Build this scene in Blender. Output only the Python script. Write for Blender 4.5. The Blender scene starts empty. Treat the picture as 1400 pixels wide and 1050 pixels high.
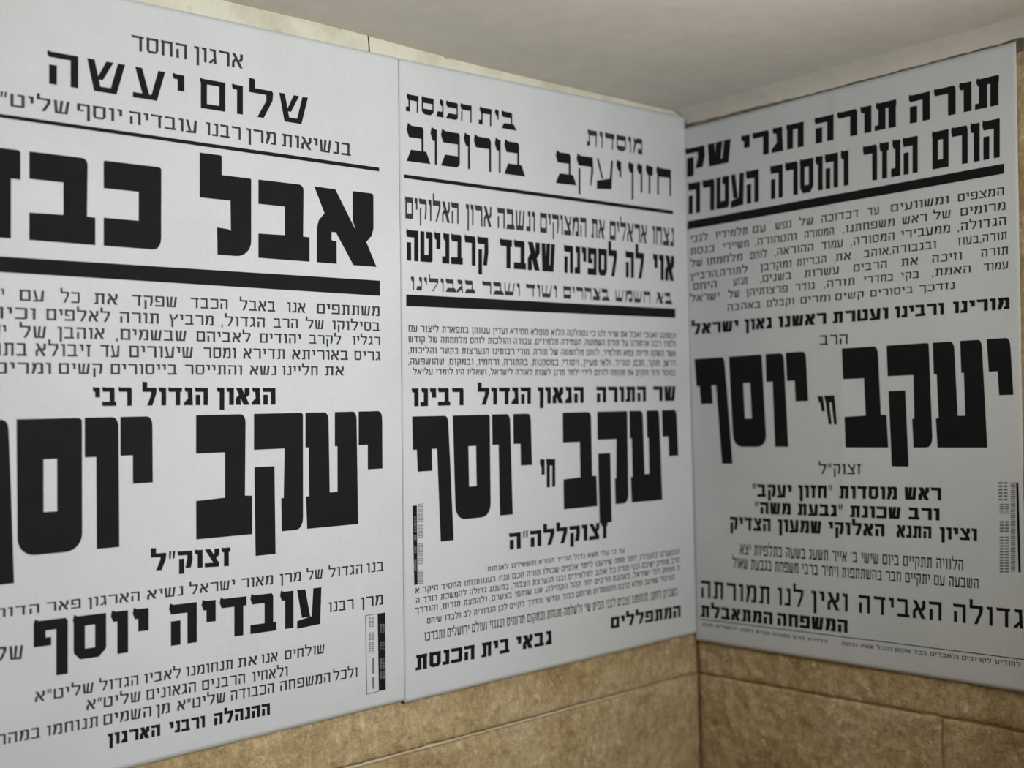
import bpy, math, random
from mathutils import Vector, Matrix, noise
from mathutils.geometry import tessellate_polygon

scene = bpy.context.scene
col = scene.collection

# ------------------------------------------------------------------ camera
cam_data = bpy.data.cameras.new('camera')
cam = bpy.data.objects.new('camera', cam_data); col.objects.link(cam)
rot = Matrix([[0.748977, 0.045146, -0.661056], [-0.661845, 0.003487, -0.749633], [-0.031538, 0.998974, 0.032491]])
cam.matrix_world = Matrix.Translation(Vector([-1.19454, -0.9491, 1.78194])) @ rot.to_4x4()
cam_data.sensor_fit = 'HORIZONTAL'; cam_data.sensor_width = 36.0
cam_data.lens = 41.1926
cam_data.shift_x = 0.02783; cam_data.shift_y = 0.06681
cam_data.clip_start = 0.02
cam_data.dof.use_dof = True                     # the phone was focused slightly short of the wall
cam_data.dof.focus_distance = FOCUS = 1.12
cam_data.dof.aperture_fstop = 4.0
scene.camera = cam

# ------------------------------------------------------------------ light
world = bpy.data.worlds.new('world'); scene.world = world
world.use_nodes = True
bg = world.node_tree.nodes['Background']
bg.inputs['Color'].default_value = (0.90, 0.88, 0.84, 1)
bg.inputs['Strength'].default_value = 0.05

def area(name, loc, target, size, power, color):
    d = bpy.data.lights.new(name, 'AREA'); d.shape = 'DISK'; d.size = size
    d.energy = power; d.color = color
    o = bpy.data.objects.new(name, d); col.objects.link(o)
    o.location = loc
    o.rotation_euler = (Vector(target) - Vector(loc)).to_track_quat('-Z', 'Y').to_euler()
    return o
area('room_lamp', (-0.42, -0.95, 1.88), (-1.30, 0, 2.10), 0.30, 8.7, (0.97, 0.99, 1.0))

scene.view_settings.view_transform = 'Standard'
scene.view_settings.look = 'None'
scene.view_settings.exposure = 0.0
scene.view_settings.gamma = 1.0
scene.view_settings.use_curve_mapping = False

# ------------------------------------------------------------------ helpers
def link_mesh(name, verts, faces, mat, parent=None, smooth=False, origin=(0, 0, 0)):
    me = bpy.data.meshes.new(name)
    ox, oy, oz = origin
    me.from_pydata([(x - ox, y - oy, z - oz) for x, y, z in verts], [], faces)
    me.materials.append(mat)
    if smooth: me.polygons.foreach_set('use_smooth', [True] * len(me.polygons))
    me.update()
    o = bpy.data.objects.new(name, me); col.objects.link(o)
    if parent is not None: o.parent = parent
    else: o.location = origin
    return o

def new_mat(name, rough=0.8, spec=0.3):
    m = bpy.data.materials.new(name); m.use_nodes = True
    nt = m.node_tree; b = nt.nodes['Principled BSDF']
    b.inputs['Roughness'].default_value = rough
    b.inputs['Specular IOR Level'].default_value = spec
    return m, nt, b

def tex_noise(nt, scale, detail=4, rough=0.6, vec=None, stretch=None):
    tc = nt.nodes.new('ShaderNodeNewGeometry')
    n = nt.nodes.new('ShaderNodeTexNoise')
    n.inputs['Scale'].default_value = scale; n.inputs['Detail'].default_value = detail
    n.inputs['Roughness'].default_value = rough
    if stretch:
        mp = nt.nodes.new('ShaderNodeMapping'); mp.inputs['Scale'].default_value = stretch
        nt.links.new(tc.outputs['Position'], mp.inputs['Vector']); nt.links.new(mp.outputs[0], n.inputs['Vector'])
    else:
        nt.links.new(tc.outputs['Position'], n.inputs['Vector'])
    return n.outputs['Fac']

def ramp(nt, fac, stops):
    r = nt.nodes.new('ShaderNodeValToRGB')
    e = r.color_ramp.elements
    while len(e) < len(stops): e.new(0.5)
    for s, (p, c) in zip(e, stops): s.position = p; s.color = (*c, 1)
    nt.links.new(fac, r.inputs['Fac'])
    return r.outputs['Color']

def mix(nt, fac, a, b, mode='MIX'):
    m = nt.nodes.new('ShaderNodeMix'); m.data_type = 'RGBA'; m.blend_type = mode
    if isinstance(fac, float): m.inputs[0].default_value = fac
    else: nt.links.new(fac, m.inputs[0])
    for s, v in ((6, a), (7, b)):
        if isinstance(v, tuple): m.inputs[s].default_value = (*v, 1)
        else: nt.links.new(v, m.inputs[s])
    return m.outputs[2]

def bump(nt, b, fac, strength, dist):
    n = nt.nodes.new('ShaderNodeBump'); n.inputs['Strength'].default_value = strength
    n.inputs['Distance'].default_value = dist
    nt.links.new(fac, n.inputs['Height']); nt.links.new(n.outputs[0], b.inputs['Normal'])

# materials
paper, nt, b = new_mat('newsprint_paper', 0.75, 0.25)
c = ramp(nt, tex_noise(nt, 9, 5, .6), [(0.3, (0.630, 0.652, 0.652)), (0.7, (0.690, 0.712, 0.718))])
nt.links.new(mix(nt, 0.06, c, ramp(nt, tex_noise(nt, 420, 2, .7), [(0.3, (.2, .2, .2)), (0.7, (1, 1, 1))])), b.inputs['Base Color'])
bump(nt, b, tex_noise(nt, 260, 3), 0.12, 0.0006)

ink, nt, b = new_mat('black_ink', 0.75, 0.12)
nt.links.new(ramp(nt, tex_noise(nt, 30, 4), [(0.3, (0.009, 0.0095, 0.013)), (0.7, (0.012, 0.0125, 0.012))]), b.inputs['Base Color'])
ink_fine, nt, b = new_mat('thin_black_ink', 0.65, 0.25)
nt.links.new(ramp(nt, tex_noise(nt, 90, 3), [(0.3, (0.020, 0.021, 0.024)), (0.7, (0.045, 0.046, 0.048))]), b.inputs['Base Color'])
ink_grey, nt, b = new_mat('grey_print', 0.7, 0.2)
b.inputs['Base Color'].default_value = (0.20, 0.20, 0.21, 1)
ink_pale, nt, b = new_mat('pale_print_on_black', 0.7, 0.2)
nt.links.new(ramp(nt, tex_noise(nt, 120, 3), [(0.35, (0.10, 0.10, 0.11)), (0.65, (0.26, 0.26, 0.27))]), b.inputs['Base Color'])

def stone_mat(name, dark, mid, light):
    m, nt, b = new_mat(name, 0.85, 0.25)
    c1 = ramp(nt, tex_noise(nt, 11, 6, .65), [(0.28, dark), (0.5, mid), (0.74, light)])
    c2 = ramp(nt, tex_noise(nt, 60, 6, .75, stretch=(1.5, 1.5, .8)), [(0.36, (0.30, 0.25, 0.19)), (0.58, (1, 1, 1))])
    c3 = ramp(nt, tex_noise(nt, 85, 5, .65), [(0.57, (0, 0, 0)), (0.70, (1, 1, 1))])
    grain = ramp(nt, tex_noise(nt, 190, 4, .7), [(0.36, (0.55, 0.50, 0.43)), (0.60, (1.0, 1.0, 1.0))])
    base = mix(nt, 0.52, c1, mix(nt, 1.0, mix(nt, 1.0, c1, c2, 'MULTIPLY'), grain, 'MULTIPLY'))
    nt.links.new(mix(nt, c3, base, mix(nt, 0.7, base, (0.92, 0.78, 0.50))), b.inputs['Base Color'])
    bump(nt, b, tex_noise(nt, 120, 6, .7), 0.9, 0.004)
    return m
stone = stone_mat('chiselled_limestone', (0.50, 0.345, 0.165), (0.76, 0.58, 0.32), (0.88, 0.73, 0.47))
mortar, nt, b = new_mat('pale_mortar', 0.9, 0.1)
nt.links.new(ramp(nt, tex_noise(nt, 40, 4), [(0.3, (0.52, 0.43, 0.27)), (0.7, (0.70, 0.60, 0.42))]), b.inputs['Base Color'])

plaster, nt, b = new_mat('ceiling_plaster', 0.9, 0.15)
c = ramp(nt, tex_noise(nt, 2.6, 4, .55), [(0.3, (0.655, 0.60, 0.52)), (0.7, (0.755, 0.695, 0.61))])
nt.links.new(mix(nt, 0.10, c, ramp(nt, tex_noise(nt, 40, 4, .6), [(0.3, (.2, .18, .14)), (0.7, (.8, .76, .68))])), b.inputs['Base Color'])
bump(nt, b, tex_noise(nt, 22, 5, .5), 0.25, 0.004)

cream, nt, b = new_mat('cream_plaster_band', 0.85, 0.2)
c = ramp(nt, tex_noise(nt, 14, 5, .65), [(0.30, (0.56, 0.53, 0.40)), (0.55, (0.74, 0.72, 0.59)), (0.8, (0.80, 0.79, 0.68))])
st = ramp(nt, tex_noise(nt, 46, 5, .7), [(0.60, (1, 1, 1)), (0.78, (0.52, 0.45, 0.33))])
nt.links.new(mix(nt, 0.8, c, mix(nt, 1.0, c, st, 'MULTIPLY')), b.inputs['Base Color'])
bump(nt, b, tex_noise(nt, 70, 4), 0.4, 0.002)

grime_shade, nt, b = new_mat('dirty_shaded_filler', 0.95, 0.1)  # joint dirt, its dark colour also painting the soft shadow at the corner
nt.links.new(ramp(nt, tex_noise(nt, 55, 5, .7), [(0.3, (0.11, 0.095, 0.065)), (0.7, (0.34, 0.31, 0.24))]), b.inputs['Base Color'])
floor_m, nt, b = new_mat('stone_floor', 0.6, 0.3)
nt.links.new(ramp(nt, tex_noise(nt, 6, 5), [(0.3, (0.32, 0.28, 0.22)), (0.7, (0.42, 0.38, 0.31))]), b.inputs['Base Color'])

# ------------------------------------------------------------------ the setting
CEIL = 2.155
WTOP = 2.168               # walls run up into the ceiling slab
def ceil_z(x):
    t = min(1.0, max(0.0, (-x - 0.30) / 0.30)); return CEIL + 0.0065 * t * t * (3 - 2 * t)
WL, WR = 2.6, 2.0           # how far the two walls run from the corner
L_AX = lambda u, z, d: (u, -d, z)        # left wall: u = x (negative), d = distance out of the wall
R_AX = lambda u, z, d: (-d, -u, z)       # right wall: u = -y (positive)

def box(name, lo, hi, mat, parent=None):
    (a, b_, c_), (d, e, f) = lo, hi
    v = [(a, b_, c_), (d, b_, c_), (d, e, c_), (a, e, c_), (a, b_, f), (d, b_, f), (d, e, f), (a, e, f)]
    fc = [(0, 3, 2, 1), (4, 5, 6, 7), (0, 1, 5, 4), (1, 2, 6, 5), (2, 3, 7, 6), (3, 0, 4, 7)]
    o = link_mesh(name, v, fc, mat, parent)
    return o

wall_left = box('wall_left', (-WL, 0.004, 0), (0.16, 0.16, WTOP), mortar)
wall_right = box('wall_right', (0.004, -WR, 0), (0.16, 0.004, WTOP), mortar)
floor = box('floor', (-WL, -WR - 1.2, -0.1), (0.16, 0.16, 0), floor_m)
for o in (wall_left, wall_right, floor): o['kind'] = 'structure'

# ceiling: gently uneven plaster slab, built as a grid with a thickness
def ceiling_slab():
    nx, ny = 90, 90
    x0, x1, y0, y1 = -WL, 0.16, -WR - 1.2, 0.16
    vs, fs = [], []
    for j in range(ny + 1):
        for i in range(nx + 1):
            x = x0 + (x1 - x0) * i / nx; y = y0 + (y1 - y0) * j / ny
            d = 0.0035 * (noise.noise(Vector((x * 1.7, y * 1.7, 3.1)))) + 0.0016 * noise.noise(Vector((x * 9, y * 9, 7)))
            vs.append((x, y, ceil_z(x) + d * min(1, max(0, min(-x, -y)) * 5 + .12)))
    for j in range(ny):
        for i in range(nx):
            a = j * (nx + 1) + i; fs.append((a, a + nx + 1, a + nx + 2, a + 1))
    k = len(vs)
    vs += [(x0, y0, CEIL + .12), (x1, y0, CEIL + .12), (x1, y1, CEIL + .12), (x0, y1, CEIL + .12)]
    fs.append((k, k + 1, k + 2, k + 3))
    o = link_mesh('ceiling', vs, fs, plaster, smooth=True); o['kind'] = 'structure'
    return o
ceiling = ceiling_slab()

# stone blocks: chiselled faces with sunk, irregular joints; each a child of its wall
def stone_block(wall, ax, u0, u1, z0, z1, step, seed, rough=1.0):
    nu = max(4, int(round((u1 - u0) / step))); nz = max(4, int(round((z1 - z0) / step)))
    off = Vector((seed * 3.7, seed * 1.3, 0))
    vs, fs = [], []
    for j in range(nz + 1):
        for i in range(nu + 1):
            fu, fz = i / nu, j / nz
            u = u0 + (u1 - u0) * fu; z = z0 + (z1 - z0) * fz
            e = min(u - u0, u1 - u, z - z0, z1 - z)
            p = Vector((u, z, 0)) + off
            ragged = 0.0016 * noise.noise(p * 60)
            if fu in (0, 1): u += ragged
            if fz in (0, 1): z += ragged
            w = min(1.0, max(0.0, e / 0.006)) ** 0.5
            h = 0.0022 * noise.noise(p * 14) + 0.0020 * noise.noise(p * 38) + 0.0016 * noise.noise(p * 110)
            # pick strokes: short slanting ridges
            q = Vector((p.x * 70 + p.y * 35, p.y * 26 - p.x * 10, 0))
            h += 0.0012 * noise.noise(q)
            d = -0.0014 * (1 - w) + rough * h * (0.35 + 0.65 * w)
            vs.append(ax(u, z, min(d, 0.0034)))
    flip = ax is R_AX
    for j in range(nz):
        for i in range(nu):
            a = j * (nu + 1) + i
            f = (a, a + 1, a + nu + 2, a + nu + 1)
            fs.append(f)
    # side skirt into the wall
    rim = [i for i in range(nu + 1)] + [j * (nu + 1) + nu for j in range(1, nz + 1)] \
        + [nz * (nu + 1) + i for i in range(nu - 1, -1, -1)] + [j * (nu + 1) for j in range(nz - 1, 0, -1)]
    k = len(vs)
    for r in rim:
        x, y, z = vs[r]
        vs.append((x, 0.012, z) if ax is L_AX else (0.012, y, z))
    n = len(rim)
    for i in range(n): fs.append((rim[i], k + i, k + (i + 1) % n, rim[(i + 1) % n]))
    return link_mesh('stone_block', vs, fs, stone, wall, smooth=True)

rng = random.Random(5)
J = 0.0013                                   # half joint
courses = [0.0, 0.238, 0.478, 0.718, 0.958, 1.199, 1.439, 1.679, 1.918, CEIL]
def lay(wall, ax, length, sign, joints_for):
    for k in range(len(courses) - 1):
        z0, z1 = courses[k] + J, courses[k + 1] - J
        if k == len(courses) - 2: z1 = WTOP - 0.001
        js = [0.0] + joints_for(k) + [length]
        for n, (a, b_) in enumerate(zip(js[:-1], js[1:])):
            near = a < 1.0 and k in (5, 6)
            step = 0.0034 if near else (0.010 if a < 1.2 and k >= 4 else 0.022)
            a2 = a + (0.0 if n == 0 else J); b2 = b_ - J
            if sign < 0: u0, u1 = -b2, -a2
            else: u0, u1 = a2, b2
            stone_block(wall, ax, u0, u1, z0, z1, step, k * 17 + n + (50 if sign > 0 else 0))
def left_j(k):
    if k == 5: return [0.62, 1.05, 1.52, 2.05]
    if k == 6: return [0.93, 1.36, 1.80, 2.2]
    if k == 8: return [0.485, 0.93, 1.41, 1.9, 2.3]
    r = random.Random(k); x, o = r.uniform(.25, .5), []
    while x < WL - .2: o.append(round(x, 3)); x += r.uniform(.36, .52)
    return o
def right_j(k):
    if k == 5: return [0.328, 0.80, 1.25, 1.7]
    if k == 6: return [0.52, 0.95, 1.40, 1.75]
    if k == 8: return [0.40, 0.86, 1.3, 1.66]
    r = random.Random(k + 40); x, o = r.uniform(.25, .5), []
    while x < WR - .2: o.append(round(x, 3)); x += r.uniform(.36, .52)
    return o
lay(wall_left, L_AX, WL, -1, left_j)
lay(wall_right, R_AX, WR, 1, right_j)

# strips: the cream band above the left posters, the filler above the right one
def strip(name, ax, pts, mat, parent=None, thick=0.0035, base=0.0, seed=1, ragged=0.0012, sub=0.004, cove=0.0):
    """pts: (u, z_bottom, z_top) stations; a slightly domed band with uneven edges"""
    st = []
    for (ua, ba, ta), (ub, bb, tb) in zip(pts[:-1], pts[1:]):
        n = max(1, int(abs(ub - ua) / sub))
        for i in range(n): f = i / n; st.append((ua + (ub - ua) * f, ba + (bb - ba) * f, ta + (tb - ta) * f))
    st.append(pts[-1])
    m = 12 if cove else 6; vs, fs = [], []
    for (u, zb, zt) in st:
        zb2 = zb + ragged * (noise.noise(Vector((u * 40, seed, 0))) + .6 * noise.noise(Vector((u * 130, seed, 4))))
        zt2 = zt + (0 if cove else ragged * 0.5 * noise.noise(Vector((u * 60, seed, 9))))
        for j in range(m + 1):
            f = j / m
            z = zb2 + (zt2 - zb2) * f
            if cove: d = base + thick * (0.25 + 0.75 * f) + cove * f ** 3
            else: d = base + thick * (1 - (2 * f - 1) ** 4)
            d += 0.0006 * noise.noise(Vector((u * 70, z * 70, seed)))
            if j in (0,): d = min(d, base)
            vs.append(ax(u, z, d))
    for i in range(len(st) - 1):
        for j in range(m):
            a = i * (m + 1) + j; fs.append((a, a + m + 1, a + m + 2, a + 1))
    o = link_mesh(name, vs, fs, mat, parent, smooth=True)
    return o

trim_1 = strip('trim_1', L_AX, [(-2.59, 2.120, 2.165), (-0.4957, 2.120, 2.165)], cream, thick=0.0022, base=0.0012, seed=3)
trim_1['kind'] = 'structure'
piece = strip('cream_band', L_AX, [(-0.4935, 2.120, 2.162), (-0.26, 2.120, 2.158), (-0.004, 2.125, 2.157)], cream, trim_1, thick=0.0022, base=0.0012, seed=8)
trim_2 = strip('trim_2', R_AX, [(0.004, 2.1405, CEIL + .0015), (0.05, 2.1400, CEIL + .0015), (0.10, 2.1390, CEIL + .0015), (0.20, 2.1370, CEIL + .0015), (0.32, 2.1375, CEIL + .0015), (0.44, 2.1390, CEIL + .0015), (1.99, 2.1390, CEIL + .0015)], plaster, thick=0.004, base=0.001, seed=5, ragged=0.0016, cove=0.026)  # lower edge rises near the corner, baring dark seam as painted shadow
trim_2['kind'] = 'structure'
joint = strip('mortar_joint', L_AX, [(-2.59, 1.4375, 1.4408), (-0.45, 1.4375, 1.4405), (-0.12, 1.4380, 1.4396)], mortar, wall_left, thick=0.0014, base=0.0004, seed=12, ragged=0.0009)
seam = strip('filler_seam', R_AX, [(0.003, 2.124, 2.141), (0.08, 2.126, 2.142), (1.99, 2.130, 2.142)], grime_shade, trim_2, thick=0.0012, base=0.0012, seed=6, ragged=0.002)  # dirty joint; the wider dark patch at the corner is shade put into colour

# ------------------------------------------------------------------ lettering
# text is listed left to right per run as it reads in Hebrew (logical order), each run with the four
# corners of its box on the wall in tenths of a millimetre: top left, top right, bottom right, bottom left
P1 = [
('text_line','S',[("ארגון",[-6864,21145,-6379,21155,-6384,21027,-6869,21016]),("החסד",[-7448,21133,-6932,21143,-6937,21014,-7454,21003])]),
('heading','L',[("שלום",[-6821,20870,-5691,20873,-5702,20613,-6832,20609]),("יעשה",[-8179,20866,-6971,20869,-6982,20608,-8190,20604])]),
('text_line','S',[("בנשיאות",[-5996,20496,-5212,20502,-5218,20381,-6001,20379]),("מרן",[-6370,20494,-6057,20496,-6062,20379,-6374,20379]),("רבנו",[-6776,20491,-6428,20493,-6433,20379,-6781,20378]),("עובדיה",[-7497,20485,-6865,20490,-6870,20378,-7501,20377]),("יוסף",[-7950,20482,-7560,20485,-7564,20377,-7955,20376]),("שליט\"א",[-8705,20476,-8009,20482,-8014,20376,-8710,20375])]),
('rule','Q',[("",[-10613,20303,-4879,20307,-4881,20270,-10615,20278])]),
('heading','B',[("א",[-5657,20041,-4925,20042,-4956,19317,-5688,19320]),("ב",[-6263,20040,-5711,20041,-5742,19320,-6294,19322]),("ל",[-6857,20039,-6339,20040,-6370,19322,-6888,19324]),("כ",[-7740,20038,-7225,20039,-7256,19325,-7771,19327]),("ב",[-8358,20038,-7813,20038,-7844,19327,-8389,19329]),("ד",[-8925,20037,-8428,20037,-8459,19329,-8956,19331])]),
('rule','Q',[("",[-10733,19183,-4919,19183,-4926,19032,-10738,19076])]),
('text_line','S',[("משתתפים",[-5677,18927,-4934,18926,-4938,18829,-5682,18832]),("אנו",[-6001,18927,-5806,18927,-5810,18832,-6006,18833]),("באבל",[-6503,18928,-6134,18927,-6138,18833,-6507,18834]),("הכבד",[-6992,18928,-6625,18928,-6629,18835,-6996,18836]),("שפקד",[-7538,18929,-7123,18928,-7127,18836,-7542,18838]),("את",[-7872,18929,-7665,18929,-7669,18838,-7876,18839]),("כל",[-8153,18929,-7993,18929,-7997,18839,-8157,18839]),("עם",[-8484,18929,-8287,18929,-8291,18840,-8488,18841]),("ישראל",[-8946,18930,-8604,18930,-8608,18841,-8950,18842])]),
('text_line','S',[("בסילוקו",[-5504,18770,-4940,18767,-4944,18681,-5508,18683]),("של",[-5806,18771,-5603,18770,-5607,18683,-5810,18684]),("הרב",[-6156,18773,-5892,18772,-5896,18684,-6160,18685]),("הגדול,",[-6695,18776,-6248,18773,-6252,18685,-6699,18687]),("מרביץ",[-7203,18778,-6775,18776,-6779,18687,-7207,18689]),("תורה",[-7654,18781,-7296,18779,-7300,18689,-7658,18690]),("לאלפים",[-8277,18784,-7739,18781,-7743,18691,-8281,18692]),("וכיתת",[-8836,18787,-8363,18784,-8367,18693,-8840,18694])]),
('text_line','S',[("רגליו",[-5276,18626,-4939,18624,-4943,18541,-5279,18542]),("לקרב",[-5771,18628,-5410,18626,-5414,18542,-5775,18542]),("יהודים",[-6308,18631,-5867,18629,-5870,18543,-6312,18543]),("לאביהם",[-6950,18634,-6404,18631,-6408,18543,-6953,18544]),("שבשמים,",[-7690,18638,-7046,18635,-7050,18544,-7694,18545]),("אוהבן",[-8190,18641,-7795,18639,-7799,18545,-8194,18546]),("של",[-8496,18642,-8283,18641,-8287,18546,-8500,18546]),("ישראל",[-8959,18645,-8602,18643,-8606,18547,-8963,18547])]),
('text_line','S',[("גריס",[-5258,18481,-4946,18478,-4949,18390,-5262,18391]),("באוריתא",[-5967,18486,-5333,18481,-5336,18391,-5971,18393]),("תדירא",[-6484,18490,-6045,18487,-6049,18394,-6488,18395]),("ומסר",[-6886,18493,-6563,18490,-6567,18395,-6890,18396]),("שיעורים",[-7582,18498,-6989,18493,-6993,18396,-7586,18398]),("עד",[-7834,18500,-7666,18498,-7670,18399,-7838,18399]),("זיבולא",[-8375,18504,-7915,18500,-7919,18399,-8379,18401]),("בתר",[-8729,18506,-8443,18504,-8448,18401,-8733,18402])]),
('text_line','S',[("את",[-5605,18328,-5390,18326,-5393,18240,-5609,18241]),("חליינו",[-6083,18331,-5687,18328,-5691,18242,-6087,18244]),("נשא",[-6423,18334,-6145,18331,-6148,18244,-6426,18246]),("והתייסר",[-7073,18338,-6505,18334,-6509,18246,-7077,18250]),("בייסורים",[-7753,18343,-7149,18339,-7153,18250,-7757,18254]),("קשים",[-8196,18346,-7823,18344,-7827,18254,-8199,18257]),("ומרים",[-8703,18350,-8257,18347,-8260,18257,-8707,18260])]),
('heading','M',[("הגאון",[-6769,18131,-6160,18124,-6166,17970,-6776,17977]),("הגדול",[-7476,18139,-6854,18132,-6861,17978,-7483,17985]),("רבי",[-7916,18145,-7572,18141,-7579,17986,-7922,17990])]),
('heading','B',[("י",[-5232,17886,-4943,17885,-4990,16779,-5279,16781]),("ע",[-5844,17888,-5239,17886,-5286,16781,-5892,16785]),("ק",[-6400,17890,-5873,17888,-5920,16785,-6448,16789]),("ב",[-6982,17892,-6421,17890,-6468,16789,-7029,16793]),("י",[-7685,17894,-7393,17893,-7441,16796,-7733,16798]),("ו",[-7995,17895,-7697,17894,-7745,16798,-8043,16800]),("ס",[-8552,17897,-8019,17895,-8067,16800,-8600,16804]),("ף",[-9169,17899,-8574,17897,-8622,16804,-9217,16808])]),
('heading','M',[("זצוק\"ל",[-7464,16710,-6696,16690,-6703,16523,-7471,16564])]),
('text_line','S',[("בנו",[-5198,16382,-4993,16380,-4997,16286,-5202,16289]),("הגדול",[-5649,16385,-5251,16382,-5255,16290,-5652,16295]),("של",[-5898,16388,-5716,16386,-5720,16296,-5902,16298]),("מרן",[-6194,16390,-5963,16388,-5967,16299,-6198,16303]),("מאור",[-6595,16394,-6266,16391,-6270,16304,-6599,16308]),("ישראל",[-7114,16398,-6664,16394,-6668,16309,-7118,16315]),("נשיא",[-7513,16401,-7176,16399,-7179,16316,-7516,16321]),("הארגון",[-8038,16406,-7579,16402,-7583,16322,-8041,16328]),("פאר",[-8380,16409,-8098,16406,-8101,16329,-8383,16333]),("הדור",[-8789,16412,-8437,16409,-8440,16334,-8793,16339])]),
('text_line','S',[("מרן",[-5283,16053,-5015,16052,-5019,15952,-5287,15955]),("רבנו",[-5663,16054,-5371,16053,-5375,15955,-5667,15958])]),
('heading','M',[("עובדיה",[-7316,16246,-5740,16211,-5755,15862,-7331,15890]),("יוסף",[-8497,16271,-7506,16250,-7521,15893,-8513,15911])]),
('text_line','S',[("שליט\"א",[-9163,16135,-8582,16095,-8586,15984,-9168,16029])]),
('text_line','S',[("שולחים",[-6171,15667,-5730,15660,-5734,15576,-6175,15583]),("אנו",[-6422,15671,-6250,15668,-6254,15584,-6426,15587]),("את",[-6665,15674,-6468,15671,-6472,15587,-6669,15591]),("תנחומנו",[-7179,15682,-6716,15675,-6720,15591,-7183,15599]),("לאביו",[-7571,15688,-7229,15683,-7233,15600,-7574,15605]),("הגדול",[-7968,15694,-7624,15689,-7627,15606,-7972,15611]),("שליט\"א",[-8505,15703,-8019,15695,-8022,15612,-8509,15620])]),
('text_line','S',[("ולאחיו",[-6520,15524,-6146,15516,-6150,15426,-6524,15435]),("הרבנים",[-7032,15535,-6596,15526,-6600,15437,-7036,15447]),("הגאונים",[-7558,15547,-7089,15537,-7093,15448,-7562,15460]),("שליט\"א",[-8085,15558,-7611,15548,-7615,15461,-8089,15473])]),
('text_line','S',[("ולכל",[-5641,15380,-5358,15376,-5362,15284,-5645,15288]),("המשפחה",[-6237,15387,-5675,15380,-5679,15289,-6241,15296]),("הכבודה",[-6752,15393,-6300,15388,-6304,15297,-6756,15304]),("שליט\"א",[-7275,15399,-6805,15394,-6809,15304,-7279,15311]),("מן",[-7475,15402,-7347,15400,-7351,15312,-7479,15314]),("השמים",[-7948,15408,-7516,15402,-7520,15314,-7952,15320]),("תנוחמו",[-8423,15413,-7991,15408,-7995,15321,-8427,15327]),("במהרה",[-8911,15419,-8475,15414,-8479,15328,-8915,15334])]),
('heading','M',[("ההנהלה",[-6930,15220,-6349,15208,-6353,15099,-6935,15115]),("ורבני",[-7360,15229,-7017,15222,-7021,15117,-7364,15127]),("הארגון",[-7917,15241,-7442,15231,-7446,15129,-7921,15143])]),
('box_border','Q',[("",[-5240,15872,-5083,15871,-5083,15865,-5241,15864])]),
('box_border','Q',[("",[-5240,15872,-5231,15870,-5253,15085,-5262,15087])]),
('box_border','Q',[("",[-5262,15093,-5110,15098,-5110,15090,-5262,15086])]),
('box_panel','Q',[("",[-5089,15867,-4996,15868,-5025,15093,-5109,15095])]),
('box_text','Q',[("",[-5199,15844,-5171,15841,-5172,15831,-5199,15834]),("",[-5162,15838,-5134,15836,-5135,15826,-5163,15829]),("",[-5200,15827,-5172,15824,-5172,15815,-5200,15818]),("",[-5163,15822,-5135,15819,-5135,15810,-5163,15813]),("",[-5201,15811,-5173,15808,-5173,15798,-5201,15802]),("",[-5164,15805,-5136,15802,-5136,15793,-5164,15796]),("",[-5201,15794,-5173,15791,-5174,15782,-5202,15785]),("",[-5165,15789,-5136,15786,-5137,15777,-5165,15780]),("",[-5202,15778,-5174,15775,-5174,15765,-5202,15769]),("",[-5165,15772,-5137,15769,-5138,15760,-5166,15763]),("",[-5203,15761,-5175,15758,-5175,15749,-5203,15752]),("",[-5166,15756,-5138,15753,-5138,15744,-5166,15747]),("",[-5205,15696,-5177,15693,-5178,15685,-5206,15689]),("",[-5169,15691,-5141,15688,-5141,15680,-5169,15683]),("",[-5206,15683,-5178,15680,-5178,15672,-5206,15675]),("",[-5169,15677,-5141,15674,-5142,15666,-5170,15670]),("",[-5207,15669,-5179,15666,-5179,15658,-5207,15662]),("",[-5170,15664,-5142,15661,-5142,15653,-5170,15656]),("",[-5207,15656,-5179,15652,-5180,15645,-5207,15648]),("",[-5170,15650,-5142,15647,-5143,15639,-5171,15643]),("",[-5208,15642,-5180,15639,-5180,15631,-5208,15635]),("",[-5171,15637,-5143,15633,-5143,15626,-5171,15629]),("",[-5208,15629,-5180,15625,-5181,15618,-5209,15621]),("",[-5172,15623,-5144,15620,-5144,15612,-5172,15616]),("",[-5210,15599,-5182,15596,-5182,15586,-5210,15589]),("",[-5173,15594,-5145,15591,-5145,15580,-5173,15584]),("",[-5210,15581,-5182,15578,-5183,15568,-5211,15571]),("",[-5174,15575,-5146,15572,-5146,15562,-5174,15565]),("",[-5211,15563,-5183,15559,-5184,15549,-5212,15553]),("",[-5174,15557,-5146,15554,-5147,15543,-5175,15547]),("",[-5212,15544,-5184,15541,-5184,15531,-5212,15534]),("",[-5175,15539,-5147,15535,-5148,15525,-5176,15528]),("",[-5213,15526,-5185,15522,-5185,15512,-5213,15516]),("",[-5176,15520,-5148,15517,-5148,15506,-5176,15510]),("",[-5213,15507,-5186,15504,-5186,15494,-5214,15497]),("",[-5177,15502,-5149,15498,-5149,15488,-5177,15491]),("",[-5173,15438,-5149,15436,-5156,15280,-5180,15282]),("",[-5184,15244,-5160,15242,-5162,15130,-5186,15133])]),
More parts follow.
